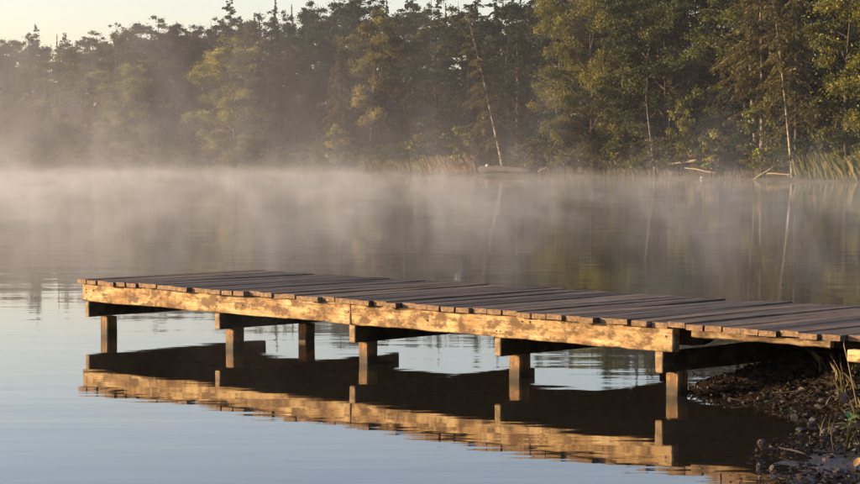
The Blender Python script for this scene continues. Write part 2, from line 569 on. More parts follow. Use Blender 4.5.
# local frame: x along the front edge towards the bank, y across to the back edge
def local_x(u, v, z):
    p = on_z(u, v, z) - Vector((P0.x, P0.y, 0))
    return Vector((p.x * math.cos(-DOCK_A) - p.y * math.sin(-DOCK_A), p.x * math.sin(-DOCK_A) + p.y * math.cos(-DOCK_A)))
def local_u(u, y, z):
    """Local x on the line local y = const, height z, that falls in the photograph's column u."""
    lo, hi = -3.0, 16.0
    for _ in range(50):
        m = (lo + hi) / 2
        w = Vector((P0.x + m * math.cos(DOCK_A) - y * math.sin(DOCK_A), P0.y + m * math.sin(DOCK_A) + y * math.cos(DOCK_A)))
        if U0 + F_PX * w.x / w.y < u: lo = m
        else: hi = m
    return lo

def rough_board(name, sx, sy, sz, mat, segx=1, segy=1, jit=0.003, seed=0, warp=0.0):
    """A sawn board, origin at the middle of its low front edge end: x width, y length, z thickness; edges slightly uneven."""
    r = random.Random(seed)
    bm = bmesh.new()
    V = {}
    for i in range(segx + 1):
        for j in range(segy + 1):
            for k in range(2):
                x, y, z = sx * (i / segx - 0.5), sy * j / segy, sz * k
                wz = warp * math.sin(math.pi * j / segy + seed)
                V[i, j, k] = bm.verts.new((x + r.uniform(-jit, jit), y + r.uniform(-jit, jit), z + wz + r.uniform(-jit, jit) * 0.6))
    q = lambda *a: bm.faces.new([V[t] for t in a])
    for i in range(segx):
        for j in range(segy):
            q((i, j, 1), (i + 1, j, 1), (i + 1, j + 1, 1), (i, j + 1, 1))
            q((i, j, 0), (i, j + 1, 0), (i + 1, j + 1, 0), (i + 1, j, 0))
    for i in range(segx):
        q((i, 0, 0), (i + 1, 0, 0), (i + 1, 0, 1), (i, 0, 1))
        q((i, segy, 0), (i, segy, 1), (i + 1, segy, 1), (i + 1, segy, 0))
    for j in range(segy):
        q((0, j, 0), (0, j, 1), (0, j + 1, 1), (0, j + 1, 0))
        q((segx, j, 0), (segx, j + 1, 0), (segx, j + 1, 1), (segx, j, 1))
    me = bpy.data.meshes.new(name)
    bm.normal_update(); bm.to_mesh(me); bm.free()
    me.materials.append(mat)
    return me

def timber(name, x0, x1, y0, y1, z0, z1, mat, parent, seg=8, jit=0.004, seed=0, along='x', bevel=0.008):
    """A rough-sawn timber between two corners in dock coordinates, subdivided along its length with worn edges."""
    r = random.Random(seed)
    dims = (x1 - x0, y1 - y0, z1 - z0)
    bm = bmesh.new()
    bmesh.ops.create_cube(bm, size=1.0)
    bmesh.ops.scale(bm, vec=dims, verts=bm.verts)
    ax = 'xyz'.index(along)
    for c in range(1, seg):
        t = -dims[ax] / 2 + dims[ax] * c / seg
        co = [0, 0, 0]; no = [0, 0, 0]
        co[ax] = t; no[ax] = 1
        bmesh.ops.bisect_plane(bm, geom=bm.verts[:] + bm.edges[:] + bm.faces[:], plane_co=co, plane_no=no)
    for v in bm.verts:
        for k in range(3):
            if k != ax: v.co[k] += r.uniform(-jit, jit)
    ed = [e for e in bm.edges if e.is_manifold and e.calc_face_angle(0) > 0.6]
    bmesh.ops.bevel(bm, geom=ed, offset=bevel, segments=1, affect='EDGES')
    me = bpy.data.meshes.new(name)
    bm.normal_update(); bm.to_mesh(me); bm.free()
    me.materials.append(mat)
    o = link(name, me, None, parent)
    o.location = ((x0 + x1) / 2, (y0 + y1) / 2, (z0 + z1) / 2)
    return o

X_BEAM0 = local_u(83, 0.05, 0.5)
X_END = local_u(836, 0.0, DECK_Z)
X_B1 = local_u(352, 0.05, 0.5)
X_B2 = local_u(675, 0.05, 0.5)
BT, BB = DECK_Z - PLANK_T - 0.003, 0.388         # beam top and bottom
CB = 0.215                                        # cross beam bottom

# planks
PITCHW = 0.186
plank_meshes = [rough_board('plank', w, DOCK_W, PLANK_T, M_PLANK, 2, 6, 0.0035, i, 0.004) for i, w in
                enumerate((0.168, 0.172, 0.176, 0.170, 0.160, 0.174))]
x = 0.085
pr = random.Random(11)
while x < X_END + 1.9:
    me = plank_meshes[pr.randrange(6)]
    o = link('plank', me, None, dock)
    o.location = (x, pr.uniform(-0.045, 0.03), DECK_Z - PLANK_T + pr.uniform(-0.001, 0.005))
    o.rotation_euler = (pr.uniform(-0.002, 0.003), pr.uniform(-0.018, 0.018), pr.uniform(-0.004, 0.004))
    if x < 0.1: o.location.y = -0.01
    if x > X_END - 0.1: o.location.y = 0.05 + (x - X_END) * 0.5
    x += PITCHW + pr.uniform(-0.004, 0.010)
N_PLANK_END = x

# side beams (front), inner stringers, back beams
timber('beam', X_BEAM0, X_B1 - 0.004, 0.03, 0.12, BB, BT, M_BEAM, dock, 22, 0.006, 1)
timber('beam', X_B1 + 0.004, X_B2, 0.03, 0.125, BB - 0.003, BT - 0.002, M_BEAM, dock, 26, 0.006, 2)
timber('rim_board', local_u(694, 0.05, 0.5), X_END - 0.05, 0.02, 0.07, BT - 0.055, BT, mat_beam('rim_wood', 0.6), dock, 10, 0.006, 3)
timber('stringer', X_BEAM0 + 0.1, X_END + 1.6, 1.27, 1.36, BB, BT, M_DARKBEAM, dock, 10, 0.004, 4)
timber('beam', X_BEAM0 + 0.02, X_END + 1.6, DOCK_W - 0.14, DOCK_W - 0.05, BB, BT, M_DARKBEAM, dock, 16, 0.004, 5)
timber('end_beam', X_BEAM0 + 0.004, X_BEAM0 + 0.085, 0.126, DOCK_W - 0.146, BB + 0.003, BT - 0.002, M_DARKBEAM, dock, 8, 0.004, 6, 'y')
# the short dark stub behind the end of the front beam, its lower corner cut round
def stub():
    L, Hh, T = 0.50, BT - BB - 0.008, 0.09
    prof = [(0, 0), (L * 0.55, 0)] + [(L * 0.55 + 0.45 * L * math.sin(a), Hh * 0.75 * (1 - math.cos(a))) for a in (0.35, 0.7, 1.05, 1.4, 1.57)] + [(L, Hh), (0, Hh)]
    n = len(prof)
    V = [(p[0], 0, p[1]) for p in prof] + [(p[0], T, p[1]) for p in prof]
    Fc = [tuple(range(n)), tuple(range(2 * n - 1, n - 1, -1))] + [(i + n, (i + 1) % n + n, (i + 1) % n, i) for i in range(n)]
    o = link('beam_stub', mesh_from('beam_stub', V, Fc, M_DARKBEAM), None, dock)
    o.location = (local_u(713, 0.55, 0.45) - L, 0.55, BB + 0.004)
stub()

# cross beams with their posts
for k, (uc, up) in enumerate(((86.5, 108), (217, 234), (352, 368), (498, 520), (660, 678))):
    xc = local_u(uc, 0.0, 0.3)
    w = 0.085 if k else 0.075
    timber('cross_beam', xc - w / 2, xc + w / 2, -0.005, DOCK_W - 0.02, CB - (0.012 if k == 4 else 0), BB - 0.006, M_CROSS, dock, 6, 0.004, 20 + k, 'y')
    pw = 0.14
    def post(u, seed):
        # a post under this cross beam, set back until it stands in the photograph's column u
        lo, hi = 0.03, DOCK_W - 0.15
        for _ in range(40):
            m = (lo + hi) / 2
            w = (P0.x + xc * math.cos(DOCK_A) - m * math.sin(DOCK_A), P0.y + xc * math.sin(DOCK_A) + m * math.cos(DOCK_A))
            if U0 + F_PX * w[0] / w[1] < u: lo = m
            else: hi = m
        timber('post', xc - pw / 2, xc + pw / 2, lo - pw / 2, lo + pw / 2, -1.6, CB - 0.006, M_POST, dock, 8, 0.005, seed, 'z', 0.012)
    post(up, 40 + k)
    post((236, 369, 522, 679, 790)[k], 60 + k)
    if k == 1: post(306, 80)
# the cross beam laid on the bank at the shore end
xs = X_END + 0.45
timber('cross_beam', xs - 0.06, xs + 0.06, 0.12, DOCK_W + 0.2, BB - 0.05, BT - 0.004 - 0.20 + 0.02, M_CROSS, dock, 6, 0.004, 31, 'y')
timber('sill_board', local_u(851, -0.12, 0.5), X_END + 1.7, -0.16, -0.07, BT - 0.13, BT - 0.035, M_BEAM, dock, 6, 0.004, 33)

# nail heads in the side beams (2 px each): joined
def nails():
    V, Fc = [], []
    r = random.Random(5)
    def dot(x, z, y=0.0245, rad=0.009):
        b = len(V)
        for a in range(6):
            V.append((x + rad * math.cos(a * 1.047), y, z + rad * math.sin(a * 1.047)))
        for a in range(6):
            V.append((x + rad * math.cos(a * 1.047), y + 0.012, z + rad * math.sin(a * 1.047)))
        Fc.append(tuple(range(b, b + 6)))
        for a in range(6): Fc.append((b + a, b + 6 + a, b + 6 + (a + 1) % 6, b + (a + 1) % 6))
    mid = (BT + BB) / 2
    for u, vs in ((85.5, (0.035, 0.0)), (92.5, (0.03,)), (90.5, (-0.045,)), (137.5, (-0.02,)), (216, (0.03, -0.03)), (242, (0.0,)), (348, (0.02,)), (427, (0.0,)), (497, (-0.045,)), (500.5, (-0.045,)), (522, (0.06,)), (530, (0.06,)), (667, (0.03,))):
        for dz in vs: dot(local_u(u, 0.03, mid), mid + dz)
    o = link('nail_heads', mesh_from('nail_heads', V, Fc, M_NAIL), None, dock)
    o['kind'] = 'stuff'
nails()

# ------------------------------------------------------------------ trees
def unit(n, rng):
    v = rng.normal(size=(n, 3))
    return v / np.linalg.norm(v, axis=1, keepdims=True)

def leaf_polys(C, size, rng, asp=0.55, U=None, flat=0.0):
    """Diamond leaves at centres C. U: long-axis directions (else random)."""
    n = len(C)
    u = unit(n, rng) if U is None else U + 0.35 * unit(n, rng)
    u /= np.linalg.norm(u, axis=1, keepdims=True)
    w = unit(n, rng)
    w[:, 2] *= (1 - flat)
    v = np.cross(u, w); v /= (np.linalg.norm(v, axis=1, keepdims=True) + 1e-9)
    s = size * rng.uniform(0.6, 1.35, size=(n, 1))
    return np.stack([C + u * s, C + v * s * asp, C - u * s, C - v * s * asp], 1)

def clump_cloud(centers, radii, per, rng, shift):
    """Leaf centres gathered in clumps, thinner at the rims; returns points and each clump's tint."""
    P, T = [], []
    for c, r, sh in zip(centers, radii, shift):
        n = max(6, int(per * rng.uniform(0.7, 1.3) * (0.4 + 0.6 * r)))
        d = unit(n, rng) * (np.abs(rng.normal(0, 0.55, (n, 1)))) * r
        d[:, 2] *= 0.62
        # leaves droop at the rim
        d[:, 2] -= 0.18 * (np.hypot(d[:, 0], d[:, 1]) ** 2) / max(r, 0.1)
        P.append(c + d)
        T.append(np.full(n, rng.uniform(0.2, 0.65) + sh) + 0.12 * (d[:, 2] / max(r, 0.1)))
    P = np.concatenate(P); T = np.concatenate(T)
    return P, np.clip(T + rng.normal(0, 0.16, len(T)), 0, 1)

def broadleaf(seed, H, R, base, nlimb=16, per=75, leaf=0.24, bark=None, lean=0.0, shape=0.5, clump=1.0, trunk_r=None, nsub=6, ybias=0.0):
    rng = np.random.default_rng(seed)
    tk, tb = Tubes(), Tubes()
    tr = trunk_r or H * 0.013
    npt = 9
    ph = rng.uniform(0, 6)
    axis = lambda t: np.array([lean * H * t + 0.02 * H * math.sin(3 * t + ph), 0.015 * H * math.sin(4 * t + ph * 2), H * 0.93 * t])
    tk.add([axis(i / (npt - 1)) for i in range(npt)], [tr * (1 - 0.92 * i / (npt - 1)) + (tr * 0.35 if i == 0 else 0) for i in range(npt)], 7)
    C, Rr = [], []
    LT = []
    for i in range(nlimb):
        t = base + (0.97 - base) * ((i + rng.uniform(0, 0.9)) / nlimb)
        a = i * 2.39996 + rng.uniform(-0.5, 0.5)
        tt = (t - base) / (1 - base)
        c0 = shape * 0.75
        prof = (0.55 + 0.45 * (tt / c0) ** 0.7) if tt < c0 else math.sqrt(max(0.0, 1 - ((tt - c0) / (1.06 - c0)) ** 2))
        env = max(R * prof * rng.uniform(0.55, 1.15), 0.16 * R)
        o = axis(t * 0.90)
        up = rng.uniform(0.10, 0.45) * env + 0.25
        e = o + np.array([math.cos(a) * env, math.sin(a) * env, up])
        mid = (o + e) / 2 + np.array([0, 0, 0.14 * env])
        lr = tr * (1 - t) * 0.55 + 0.025
        tb.add([o, mid, e], [lr, lr * 0.6, 0.012], 5, False)
        bough = rng.uniform(-0.22, 0.22)
        # a bough: clumps gathered round the outer limb, hanging a little lower towards its end
        for j in range(nsub):
            f = rng.uniform(0.45, 1.05)
            p = o + (e - o) * f + np.array([0, 0, 0.12 * env * math.sin(f * 3)])
            off = unit(1, rng)[0] * min(env * 0.30, 1.5) * rng.uniform(0.3, 1.2)
            off[2] = off[2] * 0.55 - 0.10 * max(0, f - 0.6) * env
            q = p + off
            C.append(q); Rr.append(clump * rng.uniform(0.5, 1.1)); LT.append(bough)
            if j % 2 == 0:
                tb.add([p, (p + q) / 2 + np.array([0, 0, 0.05]), q], [lr * 0.4, lr * 0.25, 0.008], 4, False)
    for k in range(9):
        C.append(axis(0.94) + np.array([*rng.normal(0, 0.16 * R + 0.1, 2), H * 0.035 * rng.uniform(-2.2, 1.5)])); Rr.append(clump * rng.uniform(0.35, 0.8)); LT.append(0.1)
    P, T = clump_cloud(C, Rr, per, rng, LT)
    P[:, 2] = np.maximum(P[:, 2], 0.15)
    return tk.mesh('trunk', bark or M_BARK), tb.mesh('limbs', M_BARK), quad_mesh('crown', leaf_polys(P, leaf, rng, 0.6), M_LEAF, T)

def conifer(seed, H, R, base, gap=0.55, per=26, leaf=0.30, droop=0.25, taper=1.0, sparse=0.0, bark=None, lean=0.0, irregular=0.25, trunk_r=None, topflat=0.0, dead=0):
    rng = np.random.default_rng(seed)
    tk, tb = Tubes(), Tubes()
    tr = trunk_r or H * 0.0105
    npt = 9
    ph = rng.uniform(0, 6)
    axis = lambda t: np.array([lean * H * t + 0.006 * H * math.sin(4 * t + ph), 0.006 * H * math.cos(3 * t + ph), H * t])
    tk.add([axis(i / (npt - 1)) for i in range(npt)], [tr * (1 - 0.95 * i / (npt - 1)) + (tr * 0.4 if i == 0 else 0) for i in range(npt)], 7)
    PS, US, TS, SS = [], [], [], []
    z = base * H
    while z < H * 0.99:
        t = z / H
        tt = (t - base) / (1 - base)
        prof = (1 - tt) ** taper
        if topflat: prof = min(prof + topflat * (1 - abs(2 * tt - 1)), 1.0)
        # fullest a little above the lowest branches
        prof *= min(1.0, 0.55 + tt * 3.0)
        nb = rng.integers(4, 7)
        for b in range(nb):
            if rng.random() < sparse: continue
            a = rng.uniform(0, 2 * math.pi)
            L = max(0.10, R * prof * rng.uniform(1 - 2.2 * irregular, 1 + irregular))
            o = axis(min(0.995, t + rng.uniform(-0.5, 0.5) * gap / H))
            rise = rng.uniform(-0.15, 0.15) + (0.35 * tt)
            f = np.linspace(0, 1, 6)[:, None]
            dirv = np.array([math.cos(a), math.sin(a), 0])
            pts = o + dirv * L * f + np.array([0, 0, 1.0]) * (rise * L * f - droop * L * f * f)
            br = max(0.012, tr * (1 - t) * 0.28)
            tb.add([pts[0], pts[2], pts[5]], [br, br * 0.6, 0.008], 4, False)
            n = int(per * (0.35 + 0.65 * L / R) * rng.uniform(0.7, 1.3)) + 4
            ff = rng.uniform(0.18, 1.05, n) ** 0.8
            c = o + dirv * L * ff[:, None] + np.array([0, 0, 1.0]) * ((rise * L * ff - droop * L * ff * ff)[:, None])
            side = np.array([-math.sin(a), math.cos(a), 0])
            wd = 0.26 * L * (1.05 - ff) + min(0.12, 0.3 * L)
            sv = rng.uniform(-1, 1, n)
            c = c + side * (sv * wd)[:, None]
            c[:, 2] -= np.abs(rng.normal(0, 0.06 + 0.07 * L, n))
            u = dirv * 0.8 + side * (sv * 0.8)[:, None] + np.array([0, 0, -0.35 - droop])
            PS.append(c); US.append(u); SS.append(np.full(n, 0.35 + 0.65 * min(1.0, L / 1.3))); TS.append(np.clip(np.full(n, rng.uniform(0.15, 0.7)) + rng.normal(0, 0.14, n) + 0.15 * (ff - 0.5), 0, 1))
        z += gap * rng.uniform(0.7, 1.3) * (1.15 - 0.5 * tt)
    for k in range(dead):                      # bare dead branches on the lower trunk
        t = rng.uniform(0.12, max(base, 0.3))
        a = rng.uniform(0, 6.28); L = rng.uniform(0.6, 2.0)
        o = axis(t)
        tb.add([o, o + np.array([math.cos(a) * L, math.sin(a) * L, rng.uniform(-0.5, 0.3)])], [0.035, 0.01], 4, False)
    P = np.concatenate(PS); U = np.concatenate(US); T = np.concatenate(TS)
    return tk.mesh('trunk', bark or M_BARK), tb.mesh('limbs', M_BARK), quad_mesh('crown', leaf_polys(P, leaf * np.concatenate(SS)[:, None], rng, 0.34, U), M_LEAF, T)

PROTO = {
    'oak0': broadleaf(1, 20, 5.0, 0.24, 20, 230, 0.115, shape=0.62, clump=1.25, nsub=7),
    'oak1': broadleaf(2, 20, 4.4, 0.28, 18, 230, 0.115, shape=0.75, clump=1.2, nsub=7),
    'oak2': broadleaf(3, 20, 4.0, 0.18, 20, 220, 0.115, shape=0.6, clump=1.15, nsub=7),
    'airy': broadleaf(4, 20, 3.0, 0.40, 16, 110, 0.10, shape=0.6, clump=0.95, bark=M_GREYBARK),
    'full': broadleaf(5, 18, 5.4, 0.05, 30, 330, 0.09, shape=0.80, clump=1.15, nsub=8),
    'full1': broadleaf(6, 18, 5.2, 0.04, 30, 330, 0.09, shape=0.85, clump=1.15, nsub=8),
    'great': broadleaf(8, 20, 8.2, 0.04, 40, 300, 0.09, shape=0.80, clump=1.25, nsub=13, trunk_r=0.3),
    'under': broadleaf(7, 12, 3.6, 0.03, 24, 80, 0.2, shape=0.6, clump=1.2, nsub=6),
    'spruce0': conifer(11, 22, 3.0, 0.08, 0.50, 60, 0.22, 0.35, 1.0),
    'spruce1': conifer(12, 22, 2.5, 0.10, 0.52, 58, 0.22, 0.30, 1.05),
    'pine0': conifer(13, 22, 3.6, 0.38, 0.62, 75, 0.20, 0.08, 0.75, 0.12, irregular=0.38, topflat=0.35, dead=8),
    'pine1': conifer(14, 22, 3.3, 0.32, 0.62, 65, 0.20, 0.12, 0.8, 0.2, irregular=0.42, topflat=0.3, dead=10),
    'larch0': conifer(15, 21, 3.4, 0.22, 0.46, 125, 0.17, 0.5, 0.75, 0.10, irregular=0.38, bark=M_GREYBARK, dead=8),
    'larch1': conifer(16, 21, 3.7, 0.28, 0.46, 130, 0.17, 0.55, 0.6, 0.10, irregular=0.38, bark=M_GREYBARK, dead=8),
    'leaning': conifer(17, 19, 3.1, 0.18, 0.46, 110, 0.15, 0.35, 0.75, 0.12, irregular=0.4, bark=M_BIRCH, lean=-0.22, dead=12, trunk_r=0.2),
    'slant': conifer(31, 21, 2.8, 0.42, 0.5, 90, 0.15, 0.45, 0.7, 0.15, irregular=0.4, bark=M_BIRCH, lean=-0.13, dead=10, trunk_r=0.17),
    'snag': conifer(18, 12, 1.2, 0.72, 0.7, 12, 0.18, 0.2, 0.8, 0.3, bark=M_BIRCH, lean=-0.12, dead=12, trunk_r=0.13),
    'pole': conifer(19, 14, 1.1, 0.75, 0.6, 16, 0.2, 0.2, 0.8, 0.2, bark=M_BARK, dead=12, trunk_r=0.10),
    'sapling0': broadleaf(21, 5.0, 1.35, 0.15, 16, 60, 0.10, shape=0.55, clump=0.45, nsub=5),
    'sapling1': broadleaf(22, 4.0, 1.1, 0.2, 13, 55, 0.10, shape=0.6, clump=0.40, nsub=4),
    'shrub0': broadleaf(23, 2.6, 1.7, 0.05, 14, 75, 0.10, shape=0.5, clump=0.5, nsub=5, trunk_r=0.05),
    'shrub1': broadleaf(24, 2.2, 2.0, 0.03, 14, 75, 0.10, shape=0.45, clump=0.5, nsub=5, trunk_r=0.05),
}
OLIVE, GOLD, DARK, BLUEG, BROWN, GREEN = ((0.085, 0.095, 0.026), (0.165, 0.155, 0.034), (0.026, 0.034, 0.013), (0.020, 0.030, 0.015), (0.085, 0.072, 0.030), (0.07, 0.09, 0.024))

def plant(proto, name, label, cat, loc, scale=1.0, rz=None, color=OLIVE, group=None, wide=1.0):
    t = empty(name, loc, random.uniform(0, 6.283) if rz is None else rz)
    t.scale = (scale * wide, scale * wide, scale)
    tag(t, label, cat, group)
    tm, lm, cm = PROTO[proto]
    link('limbs', lm, None, t)['kind'] = 'stuff'
    a = link('trunk', tm, None, t)
    b = link('crown', cm, None, t)
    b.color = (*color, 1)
    return t

def tree_px(proto, name, label, u, top_v, s, color=OLIVE, wide=1.0, rz=None, cat='tree', group=None, Hp=None):
    """A tree in column u standing s metres inland, as tall as row top_v asks."""
    p = inland(u, s)
    d = math.hypot(p.x, p.y)
    h = (CAM_H - p.z) + (V_HOR - top_v) / F_PX * p.y
    H0 = max(v.co.z for v in PROTO[proto][2].vertices) if proto not in _HT else _HT[proto]
    _HT[proto] = H0
    return plant(proto, name, label, cat, (p.x, p.y, p.z - 0.1), h / H0, rz, color, group, wide * 1.0)
_HT = {}

# the trees that the photograph lets one name
tree_px('full', 'birch_tree', 'bushy yellow-green tree lit golden on one side, leafy down to the mist', 232, 36, 2, (0.24, 0.225, 0.055), 1.12)
tree_px('full1', 'birch_tree', 'rounded pale green tree half lost in drifting mist', 128, 60, 3, (0.21, 0.205, 0.055), 1.1)
tree_px('spruce1', 'spruce_tree', 'tall narrow dark spruce rising behind the golden bushy tree', 276, -6, 4.0, BLUEG, 0.95)
tree_px('pine0', 'pine_tree', 'flat-topped dark pine showing above the golden bushy tree', 230, 0, 16, DARK, 1.0)
tree_px('airy', 'birch_tree', 'thin airy tree with sparse crown against the pale sky', 119, 22, 14, OLIVE, 0.9)
tree_px('oak0', 'oak_tree', 'dark rounded tree with lumpy crown against the pale sky', 158, 14, 12, DARK, 0.95)
tree_px('pine1', 'pine_tree', 'ragged pine with sparse open crown against the pale sky', 36, 24, 12, DARK, 0.9)
tree_px('oak1', 'birch_tree', 'tall yellowing birch in front of the dark forest', 374, 8, 5, (0.21, 0.18, 0.045), 0.85)
tree_px('larch0', 'spruce_tree', 'brownish half-bare spruce with its pale lower trunk showing', 339, 36, 3, (0.12, 0.095, 0.04), 0.8, cat='tree')
tree_px('leaning', 'spruce_tree', 'leaning brown spruce with a long pale slanting trunk', 506, 12, 2.2, (0.115, 0.095, 0.04), 1.15, rz=0.12)
tree_px('great', 'willow_tree', 'broad golden-olive tree overhanging the water, brightly sunlit', 590, -14, 4.5, GOLD, 0.86, rz=1.9)
tree_px('full1', 'willow_tree', 'darker olive tree beside the broad golden overhanging one', 652, -28, 7.5, OLIVE, 1.0, rz=0.6)
tree_px('larch1', 'larch_tree', 'tall drooping larch with olive-brown boughs above bright driftwood', 760, -60, 4, (0.12, 0.10, 0.036), 1.25, rz=2.2)
tree_px('larch0', 'larch_tree', 'tall drooping larch with a pale sunlit trunk above tall reeds', 796, -48, 2.6, (0.12, 0.105, 0.034), 0.95, rz=0.9)
tree_px('slant', 'larch_tree', 'slanting pale sunlit trunk with sparse foliage high up, by the tall reeds', 794, -24, 0.9, (0.12, 0.105, 0.034), 1.0, rz=0.0)
tree_px('oak2', 'alder_tree', 'green leafy tree with low boughs behind tall reeds', 850, -40, 2.0, (0.15, 0.15, 0.03), 1.0)
tree_px('full', 'alder_tree', 'bright leafy tree leaning out past the tall reeds', 905, -60, 0.5, (0.17, 0.165, 0.03), 1.05)
tree_px('snag', 'dead_tree', 'pale leaning dead trunk with bare side branches', 655, 88, 1.8, BROWN, 1.0, rz=0.0)
tree_px('pole', 'dead_tree', 'thin straight bare trunk beside the leaning dead one', 669, 66, 3.0, BROWN, 0.8)
tree_px('sapling0', 'sapling', 'small bright sapling with rounded crown by the misty waterline', 337, 122, 0.8, (0.28, 0.26, 0.055), 1.0)
tree_px('sapling1', 'sapling', 'small pale shrubby sapling between two reed beds', 418, 132, 0.8, (0.24, 0.21, 0.055), 1.0)
tree_px('sapling1', 'sapling', 'small green sapling behind the tan reed bed', 461, 124, 0.9, (0.22, 0.24, 0.055), 1.15)
tree_px('sapling0', 'sapling', 'leggy green sapling beside the thin bare trunk', 681, 94, 1.0, (0.22, 0.21, 0.045), 0.62)
tree_px('sapling1', 'sapling', 'yellow-green sapling standing above the driftwood log', 712, 127, 0.5, (0.32, 0.29, 0.06), 1.05)
tree_px('sapling0', 'sapling', 'dense green young spruce-like bush left of the tall reeds', 763, 96, 1.0, (0.19, 0.20, 0.04), 1.0)

# forest fill: each filler is told apart by the named tree it stands with
LAND = [(-60, 'the misty far point'), (36, 'the ragged sparse pine'), (122, 'the rounded misty green tree'), (160, 'the lumpy dark rounded tree'),
        (232, 'the golden bushy tree'), (276, 'the tall narrow spruce'), (339, 'the half-bare brown spruce'), (376, 'the yellowing birch'), (420, 'the shrubby reed-side sapling'),
        (462, 'the tan reed bed'), (506, 'the leaning brown spruce'), (572, 'the golden overhanging tree'), (630, 'the darker olive tree'), (668, 'the thin bare trunk'),
        (712, 'the driftwood logs'), (760, 'the drooping larch by driftwood'), (800, 'the pale-trunked larch'), (850, 'the tall sunlit reeds'), (960, 'the shore past the sunlit reeds')]
def near(u): return min(LAND, key=lambda t: abs(t[0] - u))[1]
DEEP = ('close behind', 'behind', 'well behind', 'far behind', 'deepest behind')
fr = random.Random(21)
FILL = {
    'oak0': ('oak_tree', 'round-crowned dark green tree'), 'oak1': ('oak_tree', 'upright olive-green tree'),
    'oak2': ('oak_tree', 'slender full-crowned tree'), 'spruce0': ('spruce_tree', 'broad dark conical spruce'),
    'spruce1': ('spruce_tree', 'narrow dark conical spruce'), 'pine0': ('pine_tree', 'dense high-crowned dark pine'),
    'pine1': ('pine_tree', 'ragged open dark pine'), 'larch0': ('larch_tree', 'brownish drooping larch'),
    'airy': ('birch_tree', 'thin pale-barked birch')}
def skyline(u):
    pts = [(-260, 60), (0, 40), (40, 33), (80, 36), (130, 29), (165, 24), (210, 14), (270, 6), (340, -2), (430, -6), (520, -16), (620, -32), (720, -45), (860, -55), (1120, -80)]
    for (a, va), (b, vb) in zip(pts[:-1], pts[1:]):
        if a <= u <= b: return va + (vb - va) * (u - a) / (b - a)
    return pts[-1][1]
rows = [(8, 34, 38), (14, 28, 14), (22, 24, 0), (31, 24, -2), (42, 26, -2)]
for ri, (s, du, lower) in enumerate(rows):
    u = -230 + ri * 7
    while u < 1090:
        uu = u + fr.uniform(-8, 8)
        du_here = du * (1.0 + 0.55 * max(0, uu) / 860)
        kinds = ['oak0', 'oak1', 'oak2', 'spruce0', 'spruce1', 'pine0', 'pine1', 'larch0', 'airy']
        w = [4, 4, 4, 2.0, 2.0, 0.7, 0.7, 1.0 if ri < 2 else 0.3, 0.8]
        k = fr.choices(kinds, w)[0]
        nm, lb = FILL[k]
        if (ri == 0 and (395 < uu < 452 or 300 < uu < 360)) or (ri < 2 and 684 < uu < 726):
            u += du_here
            continue
        top = skyline(uu) + lower * fr.uniform(0.5, 1.8) + fr.uniform(-3, 16)
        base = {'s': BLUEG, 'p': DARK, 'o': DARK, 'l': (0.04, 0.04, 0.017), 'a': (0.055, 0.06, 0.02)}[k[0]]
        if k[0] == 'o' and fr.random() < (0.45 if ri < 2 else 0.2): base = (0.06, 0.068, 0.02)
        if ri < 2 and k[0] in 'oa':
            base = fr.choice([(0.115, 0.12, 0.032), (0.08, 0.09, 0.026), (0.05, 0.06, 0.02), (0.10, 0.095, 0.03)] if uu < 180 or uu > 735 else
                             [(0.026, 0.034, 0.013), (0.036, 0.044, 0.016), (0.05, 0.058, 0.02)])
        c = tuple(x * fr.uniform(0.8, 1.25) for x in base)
        try:
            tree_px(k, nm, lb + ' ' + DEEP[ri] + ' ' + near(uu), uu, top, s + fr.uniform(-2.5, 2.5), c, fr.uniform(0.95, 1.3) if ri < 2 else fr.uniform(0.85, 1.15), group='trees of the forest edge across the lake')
        except ValueError:
            pass
        u += du_here
# dark young trees filling the forest's depth under the crowns
for ri, (s, du) in enumerate(((9, 24), (17, 22), (26, 22), (36, 22))):
    u = -225 + ri * 6
    while u < 1085:
        uu = u + fr.uniform(-7, 7)
        p = inland(uu, s + fr.uniform(-2, 2))
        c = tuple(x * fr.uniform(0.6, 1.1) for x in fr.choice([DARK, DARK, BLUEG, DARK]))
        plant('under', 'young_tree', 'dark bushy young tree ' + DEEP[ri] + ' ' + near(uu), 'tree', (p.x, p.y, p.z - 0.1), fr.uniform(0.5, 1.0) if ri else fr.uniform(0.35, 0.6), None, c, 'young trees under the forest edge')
        u += du * (1.0 + 0.5 * max(0, uu) / 860)
# shrubs under the forest edge
u = -220
while u < 1080:
    s = fr.uniform(2.2, 6.5)
    k = fr.choice(['shrub0', 'shrub1'])
    c = tuple(x * fr.uniform(0.8, 1.3) for x in fr.choice([OLIVE, GREEN, GOLD, OLIVE, BROWN]))
    try:
        p = inland(u, s)
        plant(k, 'shrub', 'low leafy shrub below ' + near(u), 'shrub', (p.x, p.y, p.z - 0.08), fr.uniform(0.7, 1.5), None, c, 'shrubs along the far shore')
    except ValueError:
        pass
    u += fr.uniform(6, 15)

# ------------------------------------------------------------------ reeds, grass, logs on the far shore
def blades(name, base_pts, hmin, hmax, width, mat, rng, bend=0.25):
    n = len(base_pts)
    h = rng.uniform(hmin, hmax, (n, 1))
    a = rng.uniform(0, 6.283, n)
    dirv = np.stack([np.cos(a), np.sin(a), np.zeros(n)], 1)
    sd_ = np.stack([-np.sin(a), np.cos(a), np.zeros(n)], 1)
    b = rng.uniform(0.0, bend, (n, 1)) * h
    up = np.array([0, 0, 1.0])
    p0 = base_pts; p1 = p0 + up * h * 0.55 + dirv * b * 0.3; p2 = p0 + up * h * 0.97 + dirv * b
    w = width * rng.uniform(0.6, 1.3, (n, 1))
    V = np.stack([p0 - sd_ * w, p0 + sd_ * w, p1 + sd_ * w * 0.8, p2, p1 - sd_ * w * 0.8], 1)
    return quad_mesh(name, V, mat, rng.random(n), 5)

